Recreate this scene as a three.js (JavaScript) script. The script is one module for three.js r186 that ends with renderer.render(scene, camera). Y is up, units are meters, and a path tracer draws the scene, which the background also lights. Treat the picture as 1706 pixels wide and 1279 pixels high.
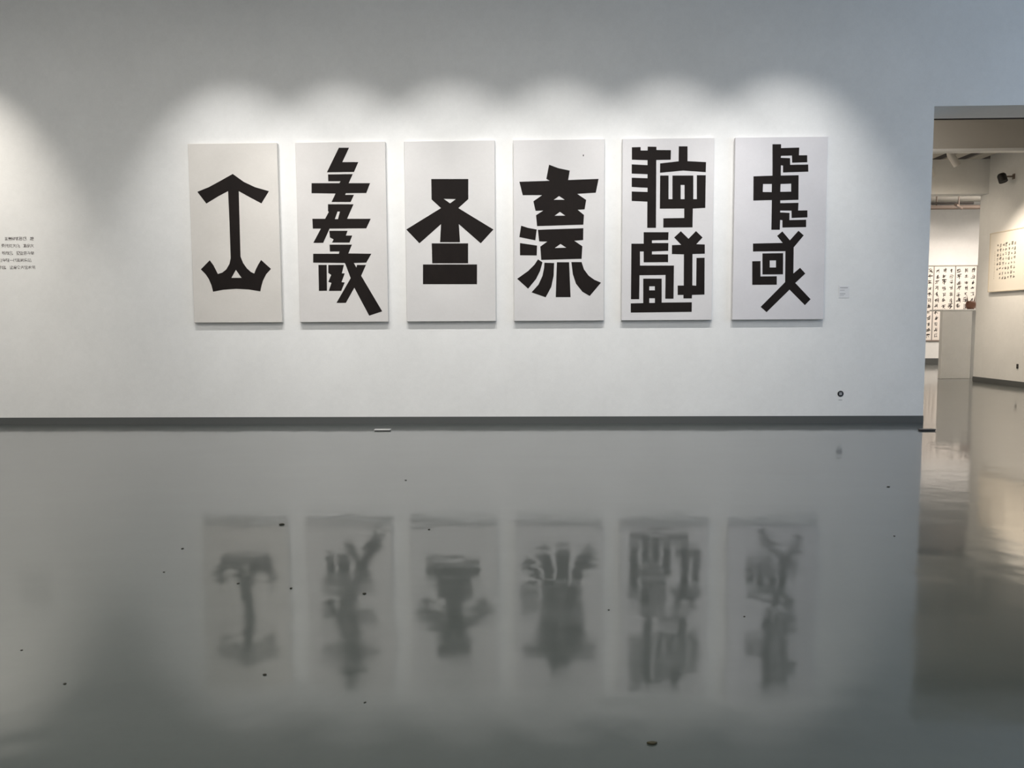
import * as THREE from 'three';
import { RoundedBoxGeometry } from 'three/addons/geometries/RoundedBoxGeometry.js';
import { mergeGeometries } from 'three/addons/utils/BufferGeometryUtils.js';
import { RectAreaLightUniformsLib } from 'three/addons/lights/RectAreaLightUniformsLib.js';

RectAreaLightUniformsLib.init();
const scene = new THREE.Scene();
scene.background = new THREE.Color().setRGB(0.02, 0.022, 0.025);

// ------------------------------------------------------------------ camera
const FOCAL = 1250, deg = Math.PI / 180;                       // focal length in pixels of the 1706 x 1279 frame
const camera = new THREE.PerspectiveCamera(2 * Math.atan(639.5 / FOCAL) / deg, 1706 / 1279, 0.05, 100);
camera.position.set(0, 1.103, 8.44);
camera.rotation.order = 'YXZ';
camera.rotation.set(-4.414 * deg, 1.474 * deg, -0.302 * deg);
camera.updateMatrixWorld(true);

// ------------------------------------------------------------------ light settings
const EXPOSURE = 1.06;
const SPOT_POWER = 23.6, SPOT_HALF = 27.5, SPOT_SOFT = 0.9, SPOT_AIM = 1.9;       // gallery spots on the calligraphy wall
const SPOT_COLOR = [1.0, 0.975, 0.95];
const WINDOW_LIGHT = 2.8, WINDOW_COLOR = [0.53, 0.72, 1.0];    // frosted daylight window in the right wall
const PANEL_LIGHT = 15, PANEL_COLOR = [1.0, 0.955, 0.895];           // flat ceiling panels behind the photographer
const ROOM2_LIGHT = 10.5, ROOM3_LIGHT = 38;
const WARM = [1.0, 0.85, 0.68];                                // lamps of the rooms beyond the opening

const renderer = new THREE.WebGLRenderer({ antialias: true });
renderer.toneMapping = THREE.LinearToneMapping;
renderer.toneMappingExposure = EXPOSURE;
renderer.shadowMap.enabled = true;

// ------------------------------------------------------------------ helpers
let seed = 7;
const rnd = () => { seed = (seed * 1664525 + 1013904223) >>> 0; return seed / 4294967296; };
const rr = (a, b) => a + (b - a) * rnd();
const lin = (r, g, b) => new THREE.Color().setRGB(r, g, b);
const srgb = (r, g, b) => new THREE.Color().setRGB(r / 255, g / 255, b / 255, THREE.SRGBColorSpace);
const rayDir = (x, y) => new THREE.Vector3((x - 853) / FOCAL, -(y - 639.5) / FOCAL, -1).applyQuaternion(camera.quaternion);
function onPlane(x, y, axis, value) {                          // photo pixel -> point on the wall or floor that the thing touches
  const d = rayDir(x, y), t = (value - camera.position[axis]) / d[axis];
  return camera.position.clone().addScaledVector(d, t);
}
const names = new Map();
function numbered(n) { const k = names.get(n) || 0; names.set(n, k + 1); return k ? n + '_' + String(k).padStart(3, '0') : n; }
function shadows(o) { o.traverse((m) => { if (m.isMesh) { m.castShadow = true; m.receiveShadow = true; } }); return o; }
function tag(o, label, category, group) { o.userData.label = label; o.userData.category = category; if (group) o.userData.group = group; return o; }
function thing(name, label, category, pos = [0, 0, 0], group) {
  const g = new THREE.Group(); g.name = numbered(name); g.position.set(...pos); scene.add(g); return tag(g, label, category, group);
}
function part(parent, name, geo, mat, pos) {
  const m = new THREE.Mesh(geo, mat); m.name = name; if (pos) m.position.set(...pos);
  m.castShadow = m.receiveShadow = true; parent.add(m); return m;
}
function struct(name, geo, mat, label, category, pos) {
  const m = part(scene, name, geo, mat, pos); m.userData.kind = 'structure'; m.userData.label = label; m.userData.category = category; return m;
}
const box = (w, h, d, x = 0, y = 0, z = 0) => { const g = new THREE.BoxGeometry(w, h, d); g.translate(x, y, z); return g; };
function boxUV(g) {                                            // uv in metres from the face direction
  const p = g.attributes.position, n = g.attributes.normal, uv = new Float32Array(p.count * 2);
  for (let i = 0; i < p.count; i++) {
    const ax = Math.abs(n.getX(i)), ay = Math.abs(n.getY(i)), az = Math.abs(n.getZ(i));
    const [u, v] = ay > ax && ay > az ? [p.getX(i), p.getZ(i)] : ax > az ? [p.getZ(i), p.getY(i)] : [p.getX(i), p.getY(i)];
    uv[i * 2] = u; uv[i * 2 + 1] = v;
  }
  g.setAttribute('uv', new THREE.BufferAttribute(uv, 2)); return g;
}
const span = (x0, x1, y0, y1, z0, z1) => boxUV(box(x1 - x0, y1 - y0, z1 - z0, (x0 + x1) / 2, (y0 + y1) / 2, (z0 + z1) / 2));

// tiling value noise, several octaves
function noiseField(N, octaves, s) {
  const out = new Float32Array(N * N); let st = s;
  const r = () => { st = (st * 1664525 + 1013904223) >>> 0; return st / 4294967296; };
  let tot = 0;
  for (const [cx, cy, amp] of octaves) {
    const g = new Float32Array(cx * cy).map(() => r()); tot += amp;
    for (let y = 0; y < N; y++) {
      const fy = y / N * cy, y0 = Math.floor(fy), ty = fy - y0, sy = ty * ty * (3 - 2 * ty), ya = (y0 % cy) * cx, yb = ((y0 + 1) % cy) * cx;
      for (let x = 0; x < N; x++) {
        const fx = x / N * cx, x0 = Math.floor(fx), tx = fx - x0, sx = tx * tx * (3 - 2 * tx), xa = x0 % cx, xb = (x0 + 1) % cx;
        const a = g[ya + xa] + (g[ya + xb] - g[ya + xa]) * sx, b = g[yb + xa] + (g[yb + xb] - g[yb + xa]) * sx;
        out[y * N + x] += amp * (a + (b - a) * sy);
      }
    }
  }
  for (let i = 0; i < out.length; i++) out[i] /= tot;
  return out;
}
function tex(N, fn, color, repeatMetres) {
  const data = new Uint8Array(N * N * 4);
  for (let i = 0; i < N * N; i++) { const c = fn(i); data[i * 4] = c[0]; data[i * 4 + 1] = c[1]; data[i * 4 + 2] = c[2]; data[i * 4 + 3] = 255; }
  const t = new THREE.DataTexture(data, N, N); t.wrapS = t.wrapT = THREE.RepeatWrapping; t.magFilter = THREE.LinearFilter; t.minFilter = THREE.LinearMipmapLinearFilter;
  t.generateMipmaps = true; if (color) t.colorSpace = THREE.SRGBColorSpace; t.repeat.set(1 / repeatMetres, 1 / repeatMetres); t.needsUpdate = true; return t;
}
const cl = (v) => Math.max(0, Math.min(255, v));

// ------------------------------------------------------------------ materials
const nWall = noiseField(512, [[4, 4, 1], [16, 16, 0.7], [64, 64, 0.5], [256, 256, 0.5]], 11);
const wallMap = tex(512, (i) => { const v = (nWall[i] - 0.5) * 14; return [cl(231 + v), cl(231 + v), cl(229 + v)]; }, true, 3.1);
const wallBump = tex(512, (i) => { const v = cl(nWall[(i * 7) % nWall.length] * 255); return [v, v, v]; }, false, 0.9);
const M = {};
M.wall = new THREE.MeshStandardMaterial({ map: wallMap, bumpMap: wallBump, bumpScale: 0.0006, roughness: 0.85 });
M.ceiling = new THREE.MeshStandardMaterial({ color: lin(0.62, 0.61, 0.59), roughness: 0.95 });
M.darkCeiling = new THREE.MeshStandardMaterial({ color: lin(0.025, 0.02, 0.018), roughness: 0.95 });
M.base = new THREE.MeshStandardMaterial({ color: srgb(84, 86, 85), roughness: 0.45 });
M.joist = new THREE.MeshStandardMaterial({ color: lin(0.52, 0.5, 0.46), roughness: 0.85 });
M.metalWhite = new THREE.MeshStandardMaterial({ color: lin(0.6, 0.58, 0.54), roughness: 0.5 });
M.black = new THREE.MeshStandardMaterial({ color: lin(0.012, 0.011, 0.01), roughness: 0.5 });
M.pipe = new THREE.MeshStandardMaterial({ color: lin(0.22, 0.17, 0.14), roughness: 0.6 });
M.pipeDark = new THREE.MeshStandardMaterial({ color: lin(0.03, 0.024, 0.02), roughness: 0.7 });

// poured resin floor: grey, glossy, slightly wavy
const nA = noiseField(1024, [[3, 3, 1], [7, 7, 0.8], [18, 18, 0.6], [50, 50, 0.35], [180, 180, 0.25], [400, 400, 0.2]], 23);
const nStreak = noiseField(1024, [[6, 40, 1], [14, 110, 0.7], [40, 300, 0.4]], 41);
const nWave = noiseField(1024, [[22, 22, 1.0], [48, 48, 0.5], [110, 110, 0.3]], 57);
const floorMap = tex(1024, (i) => { const v = (nA[i] - 0.5) * 16 + (nStreak[i] - 0.5) * 5; return [cl(60 + v), cl(67 + v), cl(64 + v)]; }, true, 6.3);
const floorRough = tex(1024, (i) => { const v = cl(34 + (nA[(i * 3) % nA.length] - 0.5) * 16 + (nStreak[i] - 0.5) * 26); return [v, v, v]; }, false, 5.1);
const floorBump = new THREE.DataTexture(Float32Array.from({ length: 1024 * 1024 * 4 }, (_, i) => (i % 4 === 3 ? 1 : nWave[i >> 2])), 1024, 1024, THREE.RGBAFormat, THREE.FloatType);   // float, so that the gentle waves have no steps
floorBump.wrapS = floorBump.wrapT = THREE.RepeatWrapping; floorBump.magFilter = THREE.LinearFilter; floorBump.repeat.set(1 / 8, 1 / 8); floorBump.needsUpdate = true;
M.floor = new THREE.MeshPhysicalMaterial({ map: floorMap, roughnessMap: floorRough, roughness: 0.62, bumpMap: floorBump, bumpScale: 0.0019, ior: 1.72, clearcoat: 0.6, clearcoatRoughness: 0.36 });

// ------------------------------------------------------------------ room shell
const H = 5.4, OPEN_L = 4.372, OPEN_R = 7.9, OPEN_H = 3.45, XL = -9.2, XR = 9.4, ZB = 12.6;
function holed(outer, holes, depth) {
  const s = new THREE.Shape(outer.map((p) => new THREE.Vector2(...p)));
  for (const h of holes) s.holes.push(new THREE.Path(h.map((p) => new THREE.Vector2(...p))));
  return new THREE.ExtrudeGeometry(s, { depth, bevelEnabled: false });
}
struct('floor', span(XL - 0.3, 13.6, -0.2, 0, -12.6, ZB + 0.3), M.floor, 'glossy grey poured resin floor running through all rooms', 'floor');
{
  const g = holed([[XL - 0.3, 0], [OPEN_L, 0], [OPEN_L, OPEN_H], [OPEN_R, OPEN_H], [OPEN_R, 0], [XR + 0.3, 0], [XR + 0.3, H], [XL - 0.3, H]], [], 0.5);
  g.translate(0, 0, -0.5);
  struct('wall_front', g, M.wall, 'tall white gallery wall carrying the six large calligraphy panels', 'wall');
}
struct('wall_left', span(XL - 0.3, XL, 0, H, 0, ZB), M.wall, 'white side wall left of the gallery', 'wall');
struct('wall_back', span(XL - 0.3, XR + 0.3, 0, H, ZB, ZB + 0.3), M.wall, 'white wall at the back of the gallery', 'wall');
const WZ0 = 2.2, WZ1 = 6.2, WY0 = 1.2, WY1 = 4.6;
{
  const g = holed([[-ZB, 0], [0, 0], [0, H], [-ZB, H]], [[[-WZ1, WY0], [-WZ0, WY0], [-WZ0, WY1], [-WZ1, WY1]]], 0.3);
  g.rotateY(Math.PI / 2); g.translate(XR, 0, 0);
  struct('wall_right', g, M.wall, 'white side wall with a tall frosted daylight window', 'wall');
}
struct('ceiling', span(XL - 0.3, XR + 0.3, H, H + 0.2, -0.5, ZB + 0.3), M.ceiling, 'pale gallery ceiling above the lighting track', 'ceiling');
{
  const g = new THREE.Group(); g.name = 'window_1'; g.position.set(XR + 0.12, WY0, (WZ0 + WZ1) / 2); scene.add(g);
  g.userData = { kind: 'structure', label: 'frosted daylight window in the right gallery wall', category: 'window' };
  const w = WZ1 - WZ0, h = WY1 - WY0, fr = [];
  for (const s of [-1, 1]) { fr.push(box(0.08, h, 0.07, 0, h / 2, s * (w / 2 - 0.035))); fr.push(box(0.08, 0.07, w, 0, h / 2 + s * (h / 2 - 0.035), 0)); }
  for (const k of [-1, 0, 1]) fr.push(box(0.06, h, 0.05, 0, h / 2, k * w / 4));
  part(g, 'window_frame', mergeGeometries(fr), M.metalWhite);
  const pm = new THREE.MeshStandardMaterial({ color: 0xffffff, emissive: lin(...WINDOW_COLOR), emissiveIntensity: 1.2, roughness: 0.6 });
  for (let k = 0; k < 4; k++) part(g, 'pane', box(0.012, h - 0.1, w / 4 - 0.05), pm, [0.02, h / 2, (k - 1.5) * w / 4]);
  const L = new THREE.RectAreaLight(lin(...WINDOW_COLOR), WINDOW_LIGHT, w - 0.1, h - 0.1); L.name = 'window_daylight';
  L.position.set(XR - 0.02, (WY0 + WY1) / 2, (WZ0 + WZ1) / 2); scene.add(L); L.lookAt(0, (WY0 + WY1) / 2, (WZ0 + WZ1) / 2);
}
// baseboards of the gallery
const bb = (name, geo, label) => struct(name, geo, M.base, label, 'baseboard');
bb('baseboard_front', span(XL, OPEN_L, 0, 0.082, 0, 0.012), 'dark grey skirting strip along the calligraphy wall');
bb('baseboard_left', span(XL, XL + 0.012, 0, 0.082, 0.012, ZB), 'dark grey skirting strip along the left wall');
bb('baseboard_right', span(XR - 0.012, XR, 0, 0.082, 0, ZB - 0.012), 'dark grey skirting strip along the right wall');
bb('baseboard_back', span(XL + 0.012, XR, 0, 0.082, ZB - 0.012, ZB), 'dark grey skirting strip along the back wall');

// ------------------------------------------------------------------ rooms beyond the opening
const RX = 8.48, Z2 = -5.9, Z3 = -12.25, HC = 4.13, H2 = 4.75;
struct('wall_adjoining_right', span(RX, RX + 0.25, 0, H2, Z2, -0.5), M.wall, 'white wall of the adjoining room with a framed calligraphy sheet', 'wall');
struct('wall_adjoining_left', span(2.6, 2.85, 0, H2, Z2, -0.5), M.wall, 'hidden left wall of the adjoining room', 'wall');
{
  const g = holed([[2.6, 0], [5.4, 0], [5.4, 3.5], [RX, 3.5], [RX, 0], [RX + 0.25, 0], [RX + 0.25, HC], [2.6, HC]], [], 0.25);
  g.translate(0, 0, Z2 - 0.25);
  struct('wall_partition', g, M.wall, 'white cross wall with a wide opening into the farthest room', 'wall');
}
struct('wall_far', span(5.2, 13.6, 0, H2, Z3 - 0.3, Z3), M.wall, 'white far wall hung with tall calligraphy scrolls', 'wall');
struct('wall_far_left', span(5.2, 5.45, 0, H2, Z3, Z2 - 0.25), M.wall, 'hidden left wall of the farthest room', 'wall');
struct('wall_far_right', span(13.35, 13.6, 0, H2, Z3, Z2 - 0.25), M.wall, 'hidden right wall of the farthest room', 'wall');
struct('wall_far_near', span(RX + 0.25, 13.6, 0, H2, Z2 - 0.25, Z2), M.wall, 'hidden near wall of the farthest room', 'wall');
const ceil2 = struct('ceiling_adjoining', span(2.6, RX + 0.25, H2, H2 + 0.2, Z2, -0.5), M.darkCeiling, 'dark ceiling of the adjoining room behind pale slats', 'ceiling');
{
  const jg = boxUV(box(0.23, 0.022, 2.25));
  for (let k = 0; k < 11; k++) part(ceil2, 'slat', jg, M.joist, [RX - 0.285 - k * 0.455, HC + 0.011, Z2 + 1.0]);
}
struct('ceiling_far', span(5.2, 13.6, H2, H2 + 0.2, Z3 - 0.3, Z2), M.darkCeiling, 'dark ceiling of the farthest room', 'ceiling');
{ // boxed girder with a pale lower flange
  const g = new THREE.Group(); g.name = 'trim_1'; g.position.set(0, 0, -3.5); scene.add(g);
  g.userData = { kind: 'structure', label: 'boxed ceiling girder with a pale lower flange in the adjoining room', category: 'beam' };
  part(g, 'girder_web', boxUV(box(RX - 2.85, H2 - 3.785, 0.12, (RX + 2.85) / 2, (H2 + 3.785) / 2, -0.08)), M.joist);
  part(g, 'girder_flange', boxUV(box(RX - 2.85, 0.042, 0.14, (RX + 2.85) / 2, 3.764, -0.07)), M.wall);
}
{ // dark conduit run behind the top of the gallery opening
  const c = new THREE.CylinderGeometry(0.016, 0.016, 5.0, 12); c.rotateZ(Math.PI / 2);
  const g = thing('cable_conduit', 'thin dark conduit behind the head of the gallery opening', 'conduit', [5.4, 3.462, -0.55]);
  part(g, 'conduit_run', c, M.pipeDark);
  for (const x of [-1.2, 0.4, 2.0]) part(g, 'clip', box(0.05, 0.04, 0.05), M.metalWhite, [x, 0.003, 0.025]);
}
bb('baseboard_adjoining_right', span(RX - 0.012, RX, 0, 0.095, Z2 - 0.25, -0.5), 'brown grey skirting strip under the framed calligraphy sheet');
bb('baseboard_far', span(5.45, 13.35, 0, 0.17, Z3, Z3 + 0.015), 'grey skirting strip below the far scrolls');

// ------------------------------------------------------------------ six calligraphy panels (outlines measured on the photograph)
const PAPER = [[212, 208, 202], [211, 208, 205], [211, 209, 207], [211, 209, 208], [212, 210, 210], [211, 209, 211]];
const CX = [-3.2969, -2.0971, -0.891, 0.3107, 1.5036, 2.7254], PW = 0.998, PB = 1.158, PH = 1.976, PT = 0.045;
const A = (s) => { const v = s.trim().split(/[\s,]+/).map(Number), o = []; for (let i = 0; i < v.length; i += 2) o.push([v[i], v[i + 1]]); return o; };
const ART = [
  { label: 'white panel with a black double-ended arrow character with crown-like foot', strokes: [
    ['330,262 400,312 470,345 557,370 510,447 440,410 368,370 373,560 379,780 395,820 420,855 445,877 465,886 475,860 490,830 508,801 570,857 540,890 520,930 510,965 503,998 430,986 350,982 270,988 207,1000 197,960 180,920 160,890 130,860 186,803 210,835 225,865 237,889 265,880 290,860 310,825 317,790 310,570 301,370 240,402 165,448 108,374 180,345 250,307', '350,863 385,913 322,913']] },
  { label: 'white panel with slanted stacked black characters ending in a long diagonal stroke', strokes: [
    ['318,98 382,98 340,188 440,188 413,250 243,252'],
    ['250,265 405,263 380,320 514,320 490,382 362,383 358,393 413,393 392,438 272,438 297,385 147,383 147,320 322,320 328,308 252,308'],
    ['250,452 410,452 370,543 518,543 490,603 260,605 220,694 158,694 205,605 155,605 152,543 232,543 255,500 250,495', '310,498 325,498 312,545 293,545'],
    ['258,618 373,618 362,648 402,648 385,692 275,692 285,672 262,660'],
    ['260,705 400,705 378,760 522,762 490,818 412,820 428,848 432,832 488,832 458,900 590,1123 508,1150 415,975 362,1070 303,1070 392,915 360,830 355,820 157,818 157,762 318,762 322,748 262,748'],
    ['190,832 242,832 244,994 193,995'],
    ['252,832 350,832 337,885 355,885 335,940 355,942 333,995 255,995 268,955 272,945 252,938 270,895 252,882']] },
  { label: 'white panel with a blocky black character like a figure on a two-step plinth', strokes: [
    ['220,294 452,294 452,420 390,476 610,610 530,697 393,577 400,690 275,690 281,577 146,697 63,610 281,476 222,422', '298,418 374,420 338,446'],
    ['223,697 451,697 451,822 226,822'],
    ['168,829 507,829 507,953 168,953']] },
  { label: 'white panel with a heavy black character with four splayed lower strokes', strokes: [
    ['281,204 340,226 411,241 401,300 592,293 574,380 458,387 514,425 504,484 461,487 500,519 496,580 206,589 199,521 244,492 196,493 183,433 238,395 116,395 95,311 285,305 264,293', '344,401 379,424 311,424', '349,500 383,523 316,524'],
    ['211,612 496,602 495,676 440,681 490,715 485,794 232,801 226,717 270,686 219,685', '353,701 389,724 317,726'],
    ['106,586 150,600 204,610 195,678 95,658'],
    ['99,695 206,711 204,773 99,772'],
    ['212,797 240,816 225,870 200,920 150,981 81,919 150,870 190,830'],
    ['252,818 313,820 310,900 295,970 260,1035 171,1004 215,955 240,900 250,850'],
    ['330,815 407,815 416,1034 323,1034'],
    ['421,814 485,814 500,860 530,900 565,925 607,943 536,1027 490,1000 450,950 430,890'],
    ['494,140 500,142 498,153 493,150']] },
  { label: 'white panel with two black square maze-like characters filling its height', strokes: [
    ['123,95 178,94 178,115 222,115 222,91 277,92 277,112 368,113 366,173 276,175 274,600 219,600 220,436 122,431 122,372 221,375 221,349 122,344 122,286 221,289 221,264 122,260 122,202 221,207 221,176 123,173'],
    ['417,89 472,89 472,182 588,188 586,251 445,241 299,255 300,196 416,183'],
    ['300,272 353,272 353,420 377,420 377,272 508,272 508,420 530,420 530,270 586,270 583,475 505,479 503,597 320,598 320,540 451,538 451,479 298,480', '429,331 453,331 453,420 429,420'],
    ['197,627 353,627 351,676 249,678 249,695 352,695 351,744 249,748 249,766 350,766 350,815 197,816 197,748 174,748 174,836 387,836 384,1044 332,1044 334,895 171,897 169,1047 117,1047 120,699 197,699'],
    ['194,918 310,918 310,1068 499,1066 498,1126 116,1131 116,1073 194,1071', '232,966 267,966 267,991 232,991', '232,1041 267,1041 267,1070 232,1070'],
    ['430,621 478,668 525,620 566,660 527,702 580,704 580,762 503,764 502,960 526,962 528,788 579,787 578,1018 500,1020 499,1042 446,1042 446,1020 410,1020 410,961 448,961 449,766 374,764 374,708 432,706 388,660']] },
  { label: 'white panel with two narrow angular black characters, hung beside the small wall caption', strokes: [
    ['327,76 381,76 381,100 495,97 493,145 545,145 545,189 450,192 449,147 381,149 379,161 437,163 438,205 551,203 552,248 393,253 393,210 380,208 379,272 491,270 490,424 376,428 376,445 490,443 488,491 546,490 546,534 447,538 446,492 376,491 375,503 434,506 433,551 538,549 538,595 389,598 389,552 375,550 373,612 320,612 323,426 207,429 208,277 327,273', '268,325 323,325 322,376 266,375', '378,325 444,323 444,373 376,374'],
    ['356,650 389,622 436,678 490,618 523,647 460,722 458,886 500,850 533,886 470,945 566,1047 530,1084 434,987 290,1128 253,1095 406,940 408,746 205,748 205,698 391,694'],
    ['264,760 394,758 393,891 264,892', '310,804 349,804 349,848 310,848'],
    ['200,809 252,808 252,904 354,903 354,956 200,957']] },
];
const nPaper = noiseField(512, [[3, 5, 1], [9, 9, 0.6], [40, 60, 0.35], [220, 220, 0.5]], 77);
const nInk = noiseField(512, [[5, 3, 1], [22, 12, 0.8], [90, 40, 0.6], [256, 200, 0.5]], 78);
const inkMap = tex(512, (i) => { const v = (nInk[i] - 0.5) * 18; return [cl(29 + v), cl(24 + v), cl(22 + v)]; }, true, 0.9);
const inkRough = tex(512, (i) => { const v = cl(190 + (nInk[i] - 0.5) * 90); return [v, v, v]; }, false, 0.9);
M.ink = new THREE.MeshPhysicalMaterial({ map: inkMap, roughnessMap: inkRough, roughness: 1, specularIntensity: 0.3 });
ART.forEach((art, k) => {
  const g = thing('calligraphy_panel', art.label, 'artwork', [CX[k], PB, 0], 'six calligraphy panels on the gallery wall');
  const c = PAPER[k];
  const map = tex(512, (i) => { const v = (nPaper[(i + k * 40961) % nPaper.length] - 0.5) * 12; return [cl(c[0] + v), cl(c[1] + v), cl(c[2] + v)]; }, true, 1.3);
  const pm = new THREE.MeshStandardMaterial({ map, roughness: 0.9, bumpMap: wallBump, bumpScale: 0.0004 });
  const body = boxUV(new RoundedBoxGeometry(PW, PH, PT, 2, 0.005)); part(g, 'canvas', body, pm, [0, PH / 2, PT / 2]);
  const ox = 300 + 180 * k, sc = 1279 / 340;
  const local = (p) => { const q = onPlane(ox + p[0] / sc, 220 + p[1] / sc, 'z', PT); return new THREE.Vector2(q.x - CX[k], q.y - PB); };
  for (const [outer, ...holes] of art.strokes) {
    const s = new THREE.Shape(A(outer).map(local));
    for (const h of holes) s.holes.push(new THREE.Path(A(h).map(local)));
    part(g, 'ink_stroke', new THREE.ExtrudeGeometry(s, { depth: 0.0008, bevelEnabled: false }), M.ink, [0, 0, PT]);
  }
});

// ------------------------------------------------------------------ gallery lighting track with spotlights (above the frame)
const TZ = 2.05, TY = 5.15;
tag(part(scene, 'lighting_track', mergeGeometries([box(15, 0.035, 0.04, -0.5, TY + 0.13, TZ), ...[-7, -3.5, 0, 3.5, 6.5].map((x) => box(0.012, H - TY - 0.14, 0.012, x, (H + TY + 0.14) / 2, TZ))]), M.metalWhite),
  'white lighting track hung in front of the calligraphy wall', 'lighting track');
function spotlight(name, label, pos, aim, opt) {
  const g = thing(name, label, 'spotlight', pos, opt.group);
  const p = new THREE.Vector3(...pos), dir = new THREE.Vector3(...aim).sub(p).normalize();
  const q = new THREE.Quaternion().setFromUnitVectors(new THREE.Vector3(0, -1, 0), dir), R = opt.radius || 0.045, L = opt.length || 0.16;
  const body = new THREE.LatheGeometry([[0, L * 0.55], [R * 0.75, L * 0.55], [R * 0.95, L * 0.42], [R, L * 0.3], [R, -L * 0.45], [R * 0.92, -L * 0.45], [R * 0.85, -L * 0.35], [0, -L * 0.35]].map((v) => new THREE.Vector2(...v)), 24);
  body.applyQuaternion(q); part(g, 'lamp_housing', body, opt.mat);
  const lens = new THREE.CylinderGeometry(R * 0.84, R * 0.84, 0.006, 24); lens.translate(0, -L * 0.36, 0); lens.applyQuaternion(q);
  part(g, 'lens', lens, opt.lens);
  if (opt.stem) part(g, 'stem', mergeGeometries([box(0.014, opt.stem, 0.014, 0, opt.stem / 2, 0), box(0.09, 0.03, 0.035, 0, opt.stem - 0.015, 0)]), opt.mat);
  if (opt.bar) part(g, 'mounting_bar', box(opt.bar, 0.02, 0.045), opt.mat, [0, opt.stem - 0.01, 0]);
  if (opt.power) {
    const l = new THREE.SpotLight(lin(...opt.color), opt.power, 0, opt.half * deg, opt.soft, 2); l.name = 'lamp_beam';
    l.position.copy(p).addScaledVector(dir, L * 0.46 + 0.01); l.target.position.set(...aim); l.target.name = 'lamp_aim';
    l.castShadow = true; l.shadow.mapSize.set(1024, 1024); l.shadow.radius = opt.soften || 1; scene.add(l, l.target);
  }
  return g;
}
M.lens = new THREE.MeshStandardMaterial({ color: 0xffffff, emissive: lin(...SPOT_COLOR), emissiveIntensity: 6 });
M.lensWarm = new THREE.MeshStandardMaterial({ color: 0xffffff, emissive: lin(...WARM), emissiveIntensity: 4 });
const aims = ['double-ended arrow', 'slanted stacked', 'plinth figure', 'splayed stroke', 'maze-like', 'narrow angular'];
CX.forEach((x, k) => spotlight('track_spotlight', 'white track spotlight aimed at the ' + aims[k] + ' panel', [x, TY, TZ], [x, SPOT_AIM, 0],
  { mat: M.metalWhite, lens: M.lens, stem: 0.115, power: SPOT_POWER, half: SPOT_HALF, soft: SPOT_SOFT, color: SPOT_COLOR, group: 'spotlights on the gallery track' }));
spotlight('track_spotlight', 'white track spotlight aimed at the introductory wall text', [-6.5, TY, TZ], [-6.5, SPOT_AIM, 0],
  { mat: M.metalWhite, lens: M.lens, stem: 0.115, power: SPOT_POWER * 1.5, half: SPOT_HALF + 2, soft: SPOT_SOFT, color: [1, 0.93, 0.84], group: 'spotlights on the gallery track' });

// lamps of the rooms beyond
const FX = { mat: M.metalWhite, lens: M.lensWarm, color: WARM, group: 'spotlights in the rooms beyond the opening' };
spotlight('girder_spotlight', 'pale spotlight tilted below the joists of the adjoining room', [7.05, 3.83, -4.5], [8.48, 1.75, -4.55], { ...FX, length: 0.26, radius: 0.055, stem: 0.3, bar: 0.56, power: 24, half: 38, soft: 1 });
spotlight('girder_spotlight', 'pale spotlight half hidden by the edge of the gallery wall', [6.74, 3.66, -4.62], [7.9, 2.5, Z2], { ...FX, length: 0.2, radius: 0.05, stem: 0.47, bar: 0.07, power: 4.6, half: 40, soft: 1 });
{
  const p = onPlane(1670, 297, 'x', RX - 0.2);
  const g = spotlight('wall_spotlight', 'small unlit black spotlight bracketed to the wall above the framed calligraphy sheet', [p.x, p.y, p.z], [RX - 0.02, 2.2, p.z + 0.5], { ...FX, mat: M.black, lens: M.black, length: 0.15, radius: 0.07 });
  part(g, 'bracket', mergeGeometries([box(0.2, 0.025, 0.025, 0.1, 0.03, 0), box(0.012, 0.09, 0.06, 0.194, 0.03, 0)]), M.pipe);
}
for (const [x, ax, who] of [[10.4, 10.6, 'left'], [12.1, 12.0, 'right']])
  spotlight('far_spotlight', 'pale spotlight aimed at the far scrolls, the ' + who + ' one of two', [x, 4.45, -10.0], [ax, 1.2, Z3], { ...FX, stem: 0.3, color: [1, 0.88, 0.78], power: 22, half: 44, soft: 1 });
function panelLight(label, x, y, z, w, d, power, color, glow) {
  const g = thing('ceiling_panel_light', label, 'ceiling light', [x, y, z], 'flat ceiling panel lights'), fr = [];
  for (const s of [-1, 1]) { fr.push(box(w + 0.06, 0.07, 0.03, 0, -0.035, s * (d / 2 + 0.015))); fr.push(box(0.03, 0.07, d, s * (w / 2 + 0.015), -0.035, 0)); }
  fr.push(box(w, 0.02, d, 0, -0.01, 0)); part(g, 'frame', mergeGeometries(fr), M.metalWhite);
  part(g, 'diffuser', box(w, 0.01, d, 0, -0.05, 0), new THREE.MeshStandardMaterial({ color: 0xffffff, emissive: lin(...color), emissiveIntensity: 1.5 }));
  const L = new THREE.RectAreaLight(lin(...color), power, w, d); L.name = 'panel_light'; L.position.set(x, y - 0.075, z); L.rotation.x = -Math.PI / 2; scene.add(L);
}
[[-5.6, 5.0, 'front row, on the windowless side'], [-0.6, 5.0, 'front row, on the window side'], [-6, 8.4, 'rear row, nearest the windowless wall'], [-1.6, 8.4, 'middle of the rear row'], [3.2, 8.4, 'rear row, nearest the window wall']].forEach(([x, z, who]) => panelLight('square gallery ceiling panel light, ' + who, x, H, z, 1.3, 1.3, PANEL_LIGHT, PANEL_COLOR));
panelLight('warm ceiling panel light of the adjoining room', 5.1, HC, -4.75, 1.2, 1.2, ROOM2_LIGHT, WARM);
panelLight('warm ceiling panel light between the gallery wall and the girder', 4.3, H2, -2.0, 1.2, 1.2, ROOM2_LIGHT, WARM);
panelLight('warm ceiling panel light of the farthest room', 10.9, H2, -7.3, 1.2, 1.2, ROOM3_LIGHT, [1, 0.9, 0.8]);

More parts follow.
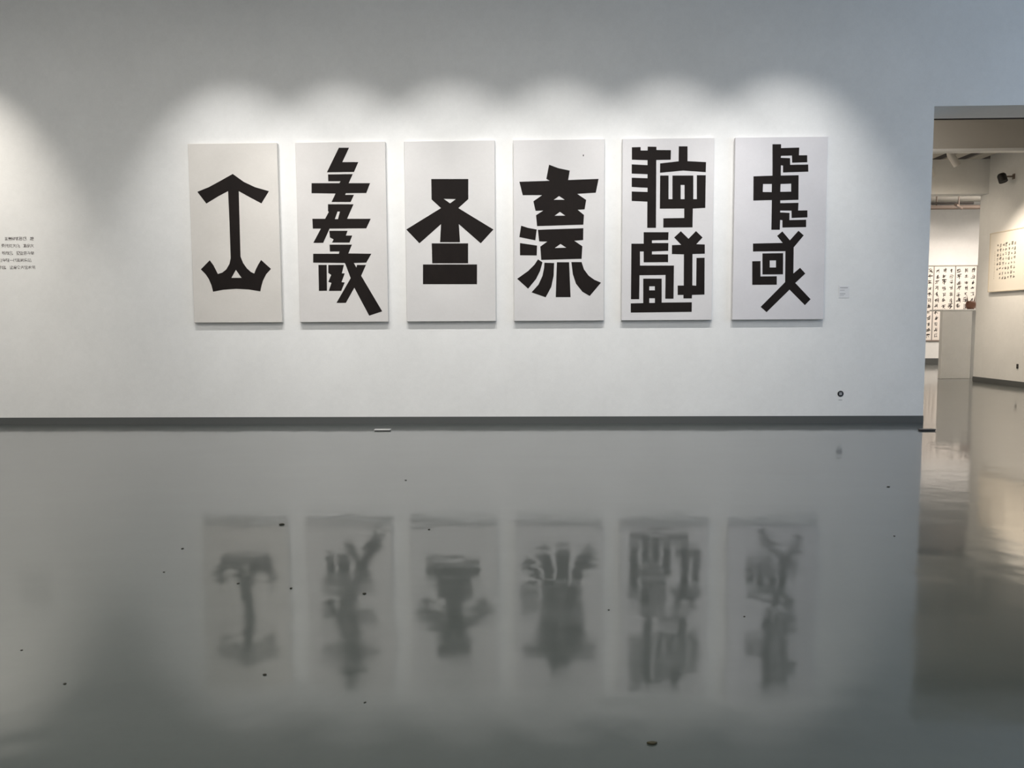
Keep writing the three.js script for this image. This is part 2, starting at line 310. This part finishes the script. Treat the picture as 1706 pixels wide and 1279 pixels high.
// ------------------------------------------------------------------ introductory wall text (stroke lettering, only the line ends in view)
const GLYPH = {
  需: '1181 2141 4146 2323 6363 1494 5557 1727 1729 9799 3739 5759 7779 1797', 要: '0191 3134 6164 1484 1314 8384 1313 1383 0595 4547 1959 5989 2686', 解: '2003 0343 0309 4349 0545 0747 5191 7174 9195 5797 7579 5595', 放: '2022 0242 1315 1549 4249 6054 5292 8059 5499',
  思: '1081 1015 8085 1585 4045 1383 0608 2629 2979 7978 4547 8688', 想: '2006 0242 2214 5085 5151 5090 9095 5595 5292 0708 2729 2979 8788', 融: '0141 1242 1244 4244 0545 0509 4549 1747 2749 5191 5195 9195 5595 7079 5999', 秀: '1080 0292 5005 5095 4145 2575 7589 4547 2547 1947',
  传: '2004 1319 4191 3393 6064 4575 7588 5799', 统: '2003 0323 2306 0636 0928 4191 6143 4383 5548 7579 7999', 文: '4042 0292 7345 4509 2366 6699', 化: '3004 1519 6069 6999 9997 9356', 革: '0191 3033 6063 3363 2484 2446 2747 8486 2686 5059 0898',
  命: '4003 5092 2373 0545 0508 4548 0848 5595 5559 9598', 新: '0141 2022 0343 0545 2649 4405 6191 6069 6395 8589', 概: '2009 0342 4141 4148 4171 7174 4474 4878 8199 7595 8569', 念: '4003 5092 2474 4445 7456 0708 2729 2979 8788', 塑: '1021 5041 0242 2225 0545 6095 9094 6262 1787 4659 0999',
  造: '6063 4393 0141 2629 3575 3538 7578 3878 0999 1215', 感: '1191 1116 6096 2242 3464 3436 6466 3666 0708 2729 2979 8788', 与: '3034 3182 3494 9479 0676', 群: '1141 0343 1545 1048 2528 4528 6182 5292 5494 5797 7259', 让: '1022 0424 2429 4959 6069 6494 5999',
  年: '2004 1292 3535 2585 2526 0696 5259', 轻: '0141 2006 0444 2649 5191 9166 5698 5595 7579 5999', 一: '0595', 代: '2005 1419 3393 6077 7799 8091', 喜: '1181 4043 2373 2575 2547 0696 2888 2829 8889', 闻: '0102 0209 2191 9199 2373 2575 2777 3338 6338',
  乐: '7011 1115 1595 4349 2608 6698', 见: '1181 1116 8186 4346 4609 5659 5999 9997', 的: '2011 1141 1119 4149 1949 1545 6053 5393 9389 6566', 路: '0141 0104 0444 2449 0609 0949 6152 6182 8255 6599 5797 5759 9799', 这: '6061 3292 8239 4489 0112 0425 2529 0999',
  是: '2181 2125 8185 2385 2585 0696 4649 2709 4989 5787', 今: '4004 5094 3545 2777 7749', 天: '1181 0494 4144 4409 5499', 艺: '0292 2024 7074 1585 8529 2999 9997', 术: '0393 4049 4308 5398 7081', 创: '3004 3064 2454 5456 2459 6170 7177 9099 9989', '，': '1728', '、': '1629', '。': '1727 2729 2919 1917',
};
{
  const org = onPlane(30, 421, 'z', 0);
  const g = thing('wall_text', 'block of small dark lettering on the white wall left of the panels', 'wall text', [org.x, org.y, 0]);
  const m = new THREE.MeshStandardMaterial({ color: srgb(92, 84, 84), roughness: 0.7 });
  const rows = [['需要解放思想，融', 397.4, [10.4, 16.3, 22, 28, 34.4, 41, 46, 53]], ['秀传统文化、革命文', 409.3, [5, 11.4, 17.5, 24, 30, 34.5, 41.5, 47.5, 53.5]], ['新概念。塑造感与群', 421.4, [6, 12, 18, 22.6, 30, 36, 42, 48, 54]],
    ['让年轻一代喜闻乐见、', 433.3, [1, 7, 12.5, 19, 25, 30.5, 36.5, 43, 49, 53.5]], ['的路。这是今天艺术创', 445.2, [1, 7, 10.5, 19, 25, 31, 37.5, 43.3, 49.5, 55.5]]];
  for (const [text, y, xs] of rows) {
    [...text].forEach((ch, i) => {
      const gs = [];
      const c = onPlane(xs[i], y, 'z', 0), S = 0.0365;
      for (const st of GLYPH[ch].split(' ')) {
        const [x0, y0, x1, y1] = [...st].map((d) => Number(d) / 9 - 0.5), dx = (x1 - x0) * S, dy = -(y1 - y0) * S, L = Math.hypot(dx, dy);
        const b = new THREE.BoxGeometry(L + 0.0024, 0.0034, 0.001); b.rotateZ(Math.atan2(dy, dx));
        b.translate(c.x - org.x + (x0 + x1) / 2 * S, c.y - org.y - (y0 + y1) / 2 * S, 0.0005); gs.push(b);
      }
      part(g, 'text_character', mergeGeometries(gs), m);
    });
  }
}

// ------------------------------------------------------------------ caption, round sticker, floor strips, grit
{
  const c = onPlane(1406, 486, 'z', 0), g = thing('wall_caption', 'small pale caption card with faint text beside the narrow angular panel', 'caption', [c.x, c.y, 0]);
  part(g, 'card', new RoundedBoxGeometry(0.115, 0.135, 0.003, 2, 0.001), new THREE.MeshStandardMaterial({ color: srgb(222, 222, 222), roughness: 0.6 }), [0, 0, 0.0015]);
  const m = new THREE.MeshStandardMaterial({ color: srgb(168, 168, 170), roughness: 0.7 });
  [[0.045, 0.085, 0.009], [0.018, 0.05, 0.005], [-0.022, 0.06, 0.007], [-0.04, 0.045, 0.004]].forEach(([y, w, h]) => part(g, 'text_line', box(w, h, 0.0006), m, [-0.045 + w / 2, y, 0.0033]));
}
{
  const c = onPlane(1400.3, 655.7, 'z', 0), g = thing('round_sticker', 'round black sticker with a pale square, low on the white wall', 'sticker', [c.x, c.y, 0]);
  const d = new THREE.CylinderGeometry(0.033, 0.033, 0.004, 40); d.rotateX(Math.PI / 2);
  part(g, 'disc', d, new THREE.MeshStandardMaterial({ color: lin(0.012, 0.013, 0.015), roughness: 0.5 }), [0, 0, 0.002]);
  part(g, 'square', new RoundedBoxGeometry(0.031, 0.031, 0.001, 2, 0.0004), new THREE.MeshStandardMaterial({ color: srgb(150, 152, 155), roughness: 0.6 }), [0, 0, 0.0045]);
  part(g, 'caption_line', box(0.04, 0.006, 0.0008), new THREE.MeshStandardMaterial({ color: srgb(160, 160, 162), roughness: 0.7 }), [0, -0.07, 0.0004]);
}
for (const [x0, x1, y, label, dark] of [[624, 651, 717.5, 'short pale metal strip lying on the floor near the baseboard', 0], [1531, 1557, 717, 'short dark strip lying on the floor by the wall corner', 1]]) {
  const a = onPlane(x0, y, 'y', 0), b = onPlane(x1, y, 'y', 0);
  const g = thing('floor_strip', label, 'strip', [(a.x + b.x) / 2, 0, a.z]);
  const w = b.x - a.x;
  part(g, 'strip_body', new RoundedBoxGeometry(w, 0.012, 0.06, 2, 0.003), new THREE.MeshStandardMaterial({ color: dark ? lin(0.1, 0.09, 0.085) : lin(0.62, 0.62, 0.6), roughness: 0.35, metalness: dark ? 0 : 0.3 }), [0, 0.012, 0]);
  part(g, 'strip_foot', box(w * 0.94, 0.007, 0.05), M.black, [0, 0.0035, 0]);
}
{
  const m = new THREE.MeshStandardMaterial({ color: lin(0.02, 0.019, 0.012), roughness: 0.9 });
  const specks = [[470, 874, 9, 3], [304, 914, 5, 2.4], [273, 953, 4, 2.4], [397, 972, 5, 2.6], [485, 980, 6, 2.4], [607, 989, 7, 3], [715, 882, 5, 2.6], [441, 1124, 7, 3], [608, 1170, 5, 3], [108, 1139, 6, 3], [36, 1083, 4, 2], [1014, 1016, 4, 2.6], [1480, 811, 5, 2.4], [1490, 893, 4, 2], [676, 800, 4, 2], [1240, 1027, 4, 2]];
  specks.forEach(([x, y, w], i) => {
    const p = onPlane(x, y, 'y', 0), q = onPlane(x + w, y, 'y', 0), r = (q.x - p.x) / 2, geo = new THREE.IcosahedronGeometry(r, 1), a = geo.attributes.position;
    for (let j = 0; j < a.count; j++) { const h = Math.sin(a.getX(j) * 900 / r * 0.01 + i) * Math.cos(a.getZ(j) * 7 / r + i * 2); a.setXYZ(j, a.getX(j) * (1 + 0.2 * h), Math.max(0, a.getY(j) * 0.35 + r * 0.2), a.getZ(j) * (0.75 + 0.2 * h)); }
    geo.computeVertexNormals();
    const o = part(scene, numbered('floor_grit'), geo, m, [p.x, 0, p.z]); o.rotation.y = i * 1.3; tag(o, 'tiny dark speck of grit lying on the glossy floor', 'grit', 'specks of grit on the gallery floor');
  });
  const p = onPlane(1086, 1239, 'y', 0), s = new THREE.Shape(); s.moveTo(-0.012, 0.001); s.bezierCurveTo(-0.006, 0.006, 0.004, 0.008, 0.013, 0.002); s.bezierCurveTo(0.006, -0.006, -0.004, -0.006, -0.012, 0.001);
  const fg = new THREE.ExtrudeGeometry(s, { depth: 0.003, bevelEnabled: true, bevelSize: 0.001, bevelThickness: 0.001, bevelSegments: 1 }); fg.rotateX(-Math.PI / 2);
  tag(part(scene, 'dry_flake', fg, new THREE.MeshStandardMaterial({ color: lin(0.035, 0.032, 0.015), roughness: 0.9 }), [p.x, 0.001, p.z]), 'dark olive dry flake, the largest crumb on the glossy floor', 'flake');
}

// ------------------------------------------------------------------ brush calligraphy in the rooms beyond
function brushGlyph(c, x, y, s) {
  const n = 5 + Math.floor(rnd() * 4);
  for (let i = 0; i < n; i++) {
    const t = rnd(), w = s * rr(0.06, 0.15); let ax, ay, bx, by;
    if (t < 0.4) { ax = rr(-0.45, -0.15); ay = rr(-0.45, 0.4); bx = rr(0.1, 0.45); by = ay - rr(0, 0.14); }
    else if (t < 0.65) { ax = rr(-0.25, 0.3); ay = rr(-0.5, -0.2); bx = ax + rr(-0.06, 0.06); by = rr(0.1, 0.5); }
    else if (t < 0.85) { ax = rr(-0.1, 0.3); ay = rr(-0.4, 0.1); bx = ax - rr(0.2, 0.45); by = ay + rr(0.2, 0.45); }
    else { ax = rr(-0.2, 0.2); ay = rr(-0.2, 0.2); bx = ax + rr(0.1, 0.25); by = ay + rr(0.1, 0.25); }
    c.lineWidth = w; c.beginPath(); c.moveTo(x + ax * s, y + ay * s); c.quadraticCurveTo(x + (ax + bx) / 2 * s + rr(-0.06, 0.06) * s, y + (ay + by) / 2 * s + rr(-0.06, 0.06) * s, x + bx * s, y + by * s); c.stroke();
  }
}
function sheet(w, h, bg, draw) {
  const cv = document.createElement('canvas'); cv.width = w; cv.height = h; const c = cv.getContext('2d');
  c.fillStyle = bg; c.fillRect(0, 0, w, h); c.lineCap = 'round'; draw(c);
  const t = new THREE.CanvasTexture(cv); t.colorSpace = THREE.SRGBColorSpace; return new THREE.MeshStandardMaterial({ map: t, roughness: 0.9 });
}
const scrollLabels = ['tall brush calligraphy scroll at the edge of the gallery wall opening', 'tall brush calligraphy scroll whose foot shows beside the white counter', 'tall brush calligraphy scroll hanging above the white counter', 'tall brush calligraphy scroll mostly hidden behind the adjoining wall'];
[10.293, 10.864, 11.437, 12.01].forEach((x, k) => {
  const W = 0.567, Hh = 2.0, g = thing('hanging_scroll', scrollLabels[k], 'scroll', [x + W / 2, 0.655, Z3], 'scrolls on the far wall');
  const m = sheet(300, 1060, '#e9e2da', (c) => {
    c.strokeStyle = '#8f8a86'; c.lineWidth = 7; c.strokeRect(3, 3, 294, 1054);
    c.strokeStyle = '#2b2724';
    for (let col = 0; col < 3; col++) for (let r = 0; r < 12; r++) brushGlyph(c, 52 + col * 98 + rr(-4, 4), 62 + r * 85 + rr(-7, 7), rr(58, 78));
  });
  const edge = new THREE.MeshStandardMaterial({ color: lin(0.7, 0.67, 0.62), roughness: 0.9 });
  part(g, 'scroll_sheet', new THREE.BoxGeometry(W, Hh, 0.006), [edge, edge, edge, edge, m, edge], [0, Hh / 2, 0.012]);
  const rod = new THREE.CylinderGeometry(0.016, 0.016, W + 0.005, 12); rod.rotateZ(Math.PI / 2);
  part(g, 'bottom_rod', rod, M.pipe, [0, -0.012, 0.017]); part(g, 'top_rod', rod, M.joist, [0, Hh + 0.01, 0.017]);
});
{ // framed sheet on the right wall of the adjoining room
  const z0 = -5.71, z1 = -3.89, y0 = 1.685, y1 = 2.74, W = z1 - z0, Hh = y1 - y0;
  const g = thing('framed_calligraphy', 'wide cream calligraphy sheet in a slim frame on the adjoining room wall', 'artwork', [RX, y0, (z0 + z1) / 2]);
  const m = sheet(1092, 633, '#e7e1d6', (c) => {
    const px = (z) => (z - z0) / W * 1092, py = (y) => (y1 - y) / Hh * 633;
    c.strokeStyle = '#332c24';
    for (let col = 0; col < 7; col++) { const n = col === 0 ? 6 : 8; for (let r = 0; r < n; r++) brushGlyph(c, px(-5.47 + col * 0.08) , py(2.5 - r * 0.083) + rr(-4, 4), rr(24, 44)); }
    c.strokeStyle = '#8b7d68'; for (let r = 0; r < 16; r++) brushGlyph(c, px(-5.555), py(2.4 - r * 0.032), 12);
  });
  const edge = new THREE.MeshStandardMaterial({ color: lin(0.66, 0.6, 0.5), roughness: 0.8 });
  part(g, 'sheet', new THREE.BoxGeometry(0.048, Hh, W), [edge, m, edge, edge, edge, edge], [-0.024, Hh / 2, 0]);
  const fr = []; for (const s of [-1, 1]) { fr.push(box(0.055, 0.018, W + 0.02, -0.0275, Hh / 2 + s * Hh / 2, 0)); fr.push(box(0.055, Hh, 0.014, -0.0275, Hh / 2, s * W / 2)); }
  part(g, 'frame', mergeGeometries(fr), edge);
}
{ // small wall socket on the adjoining wall
  const p = onPlane(1695.5, 610, 'x', RX), g = thing('wall_socket', 'small dark socket low on the adjoining room wall', 'socket', [RX, p.y, p.z]);
  part(g, 'face_plate', new RoundedBoxGeometry(0.012, 0.08, 0.045, 2, 0.004), M.black, [-0.006, 0, 0]);
  for (const s of [-1, 1]) part(g, 'slot', box(0.004, 0.02, 0.006), M.pipe, [-0.0125, 0, s * 0.014]);
}
{ // white counter standing in the second opening, with a brown vessel on it
  const zc = -6.85, x0 = 8.235, x1 = 8.82, T = 1.39;
  const white = new THREE.MeshStandardMaterial({ map: wallMap, roughness: 0.6 });
  const g = thing('reception_counter', 'tall white counter block in the second opening', 'counter', [(x0 + x1) / 2, 0, zc]);
  const w = x1 - x0;
  part(g, 'front_block', boxUV(new RoundedBoxGeometry(w, T - 0.03, 0.1, 2, 0.006)), white, [0, (T - 0.03) / 2, -0.05]);
  part(g, 'counter_top', boxUV(new RoundedBoxGeometry(w + 0.62, 0.03, 0.52, 2, 0.006)), white, [0.31, T - 0.015, -0.25]);
  part(g, 'side_panel', boxUV(box(0.6, T - 0.03, 0.3)), white, [w / 2 + 0.3, (T - 0.03) / 2, -0.35]);
  const vx = 8.895, v = thing('brown_vessel', 'rounded brown vessel with two upright horns on the white counter', 'vessel', [vx, T, zc - 0.2]); v.scale.set(0.82, 1.35, 0.82);
  const brown = new THREE.MeshStandardMaterial({ color: lin(0.13, 0.055, 0.03), roughness: 0.5 });
  part(v, 'bowl', new THREE.LatheGeometry([[0, 0], [0.07, 0], [0.105, 0.03], [0.115, 0.07], [0.1, 0.11], [0.075, 0.125], [0.06, 0.12], [0, 0.1]].map((q) => new THREE.Vector2(...q)), 28), brown);
  for (const s of [-1, 1]) { const c = new THREE.ConeGeometry(0.026, 0.17, 12); c.rotateZ(-s * 0.18); part(v, 'horn', c, new THREE.MeshStandardMaterial({ color: lin(0.07, 0.04, 0.025), roughness: 0.6 }), [s * 0.085, 0.135, 0]); }
}
// pipes and trays under the ceiling of the farthest room
for (const [y, z, r, x0, x1, m, label] of [
  [4.00, -8.6, 0.03, 6, 9.5, M.pipeDark, 'dark conduit nearest the second opening'], [4.12, -9.3, 0.05, 6, 13, M.pipe, 'thick brown pipe high under the far ceiling'],
  [3.86, -9.3, 0.03, 6, 10.15, M.pipeDark, 'black conduit below the thick brown pipe'], [3.82, -9.65, 0.05, 6, 13, M.pipe, 'thin brown pipe nearest the scroll wall'],
  [4.05, -9.85, 0.07, 6, 13, M.joist, 'pale duct pipe beyond the brown pipes']]) {
  const c = new THREE.CylinderGeometry(r, r, x1 - x0, 16); c.rotateZ(Math.PI / 2);
  const g = thing('ceiling_pipe', label, 'pipe', [(x0 + x1) / 2, y, z], 'pipes under the far ceiling');
  part(g, 'pipe_run', c, m);
  for (const k of [0.2, 0.5, 0.8]) part(g, 'hanger', box(0.02, H2 - y, 0.02), M.pipe, [(k - 0.5) * (x1 - x0), (H2 - y) / 2, 0]);
}
{
  const s = new THREE.CylinderGeometry(0.03, 0.03, 0.7, 14); s.rotateZ(Math.PI / 2); s.rotateY(0.9);
  const g = thing('slanted_duct', 'pale slanted pipe crossing under the far ceiling', 'pipe', [9.6, 3.72, -8.9]);
  part(g, 'pipe_run', s, M.pipe); part(g, 'hanger', box(0.02, H2 - 3.72, 0.02), M.pipe, [0, (H2 - 3.72) / 2, 0]);
}

shadows(scene);
renderer.render(scene, camera);
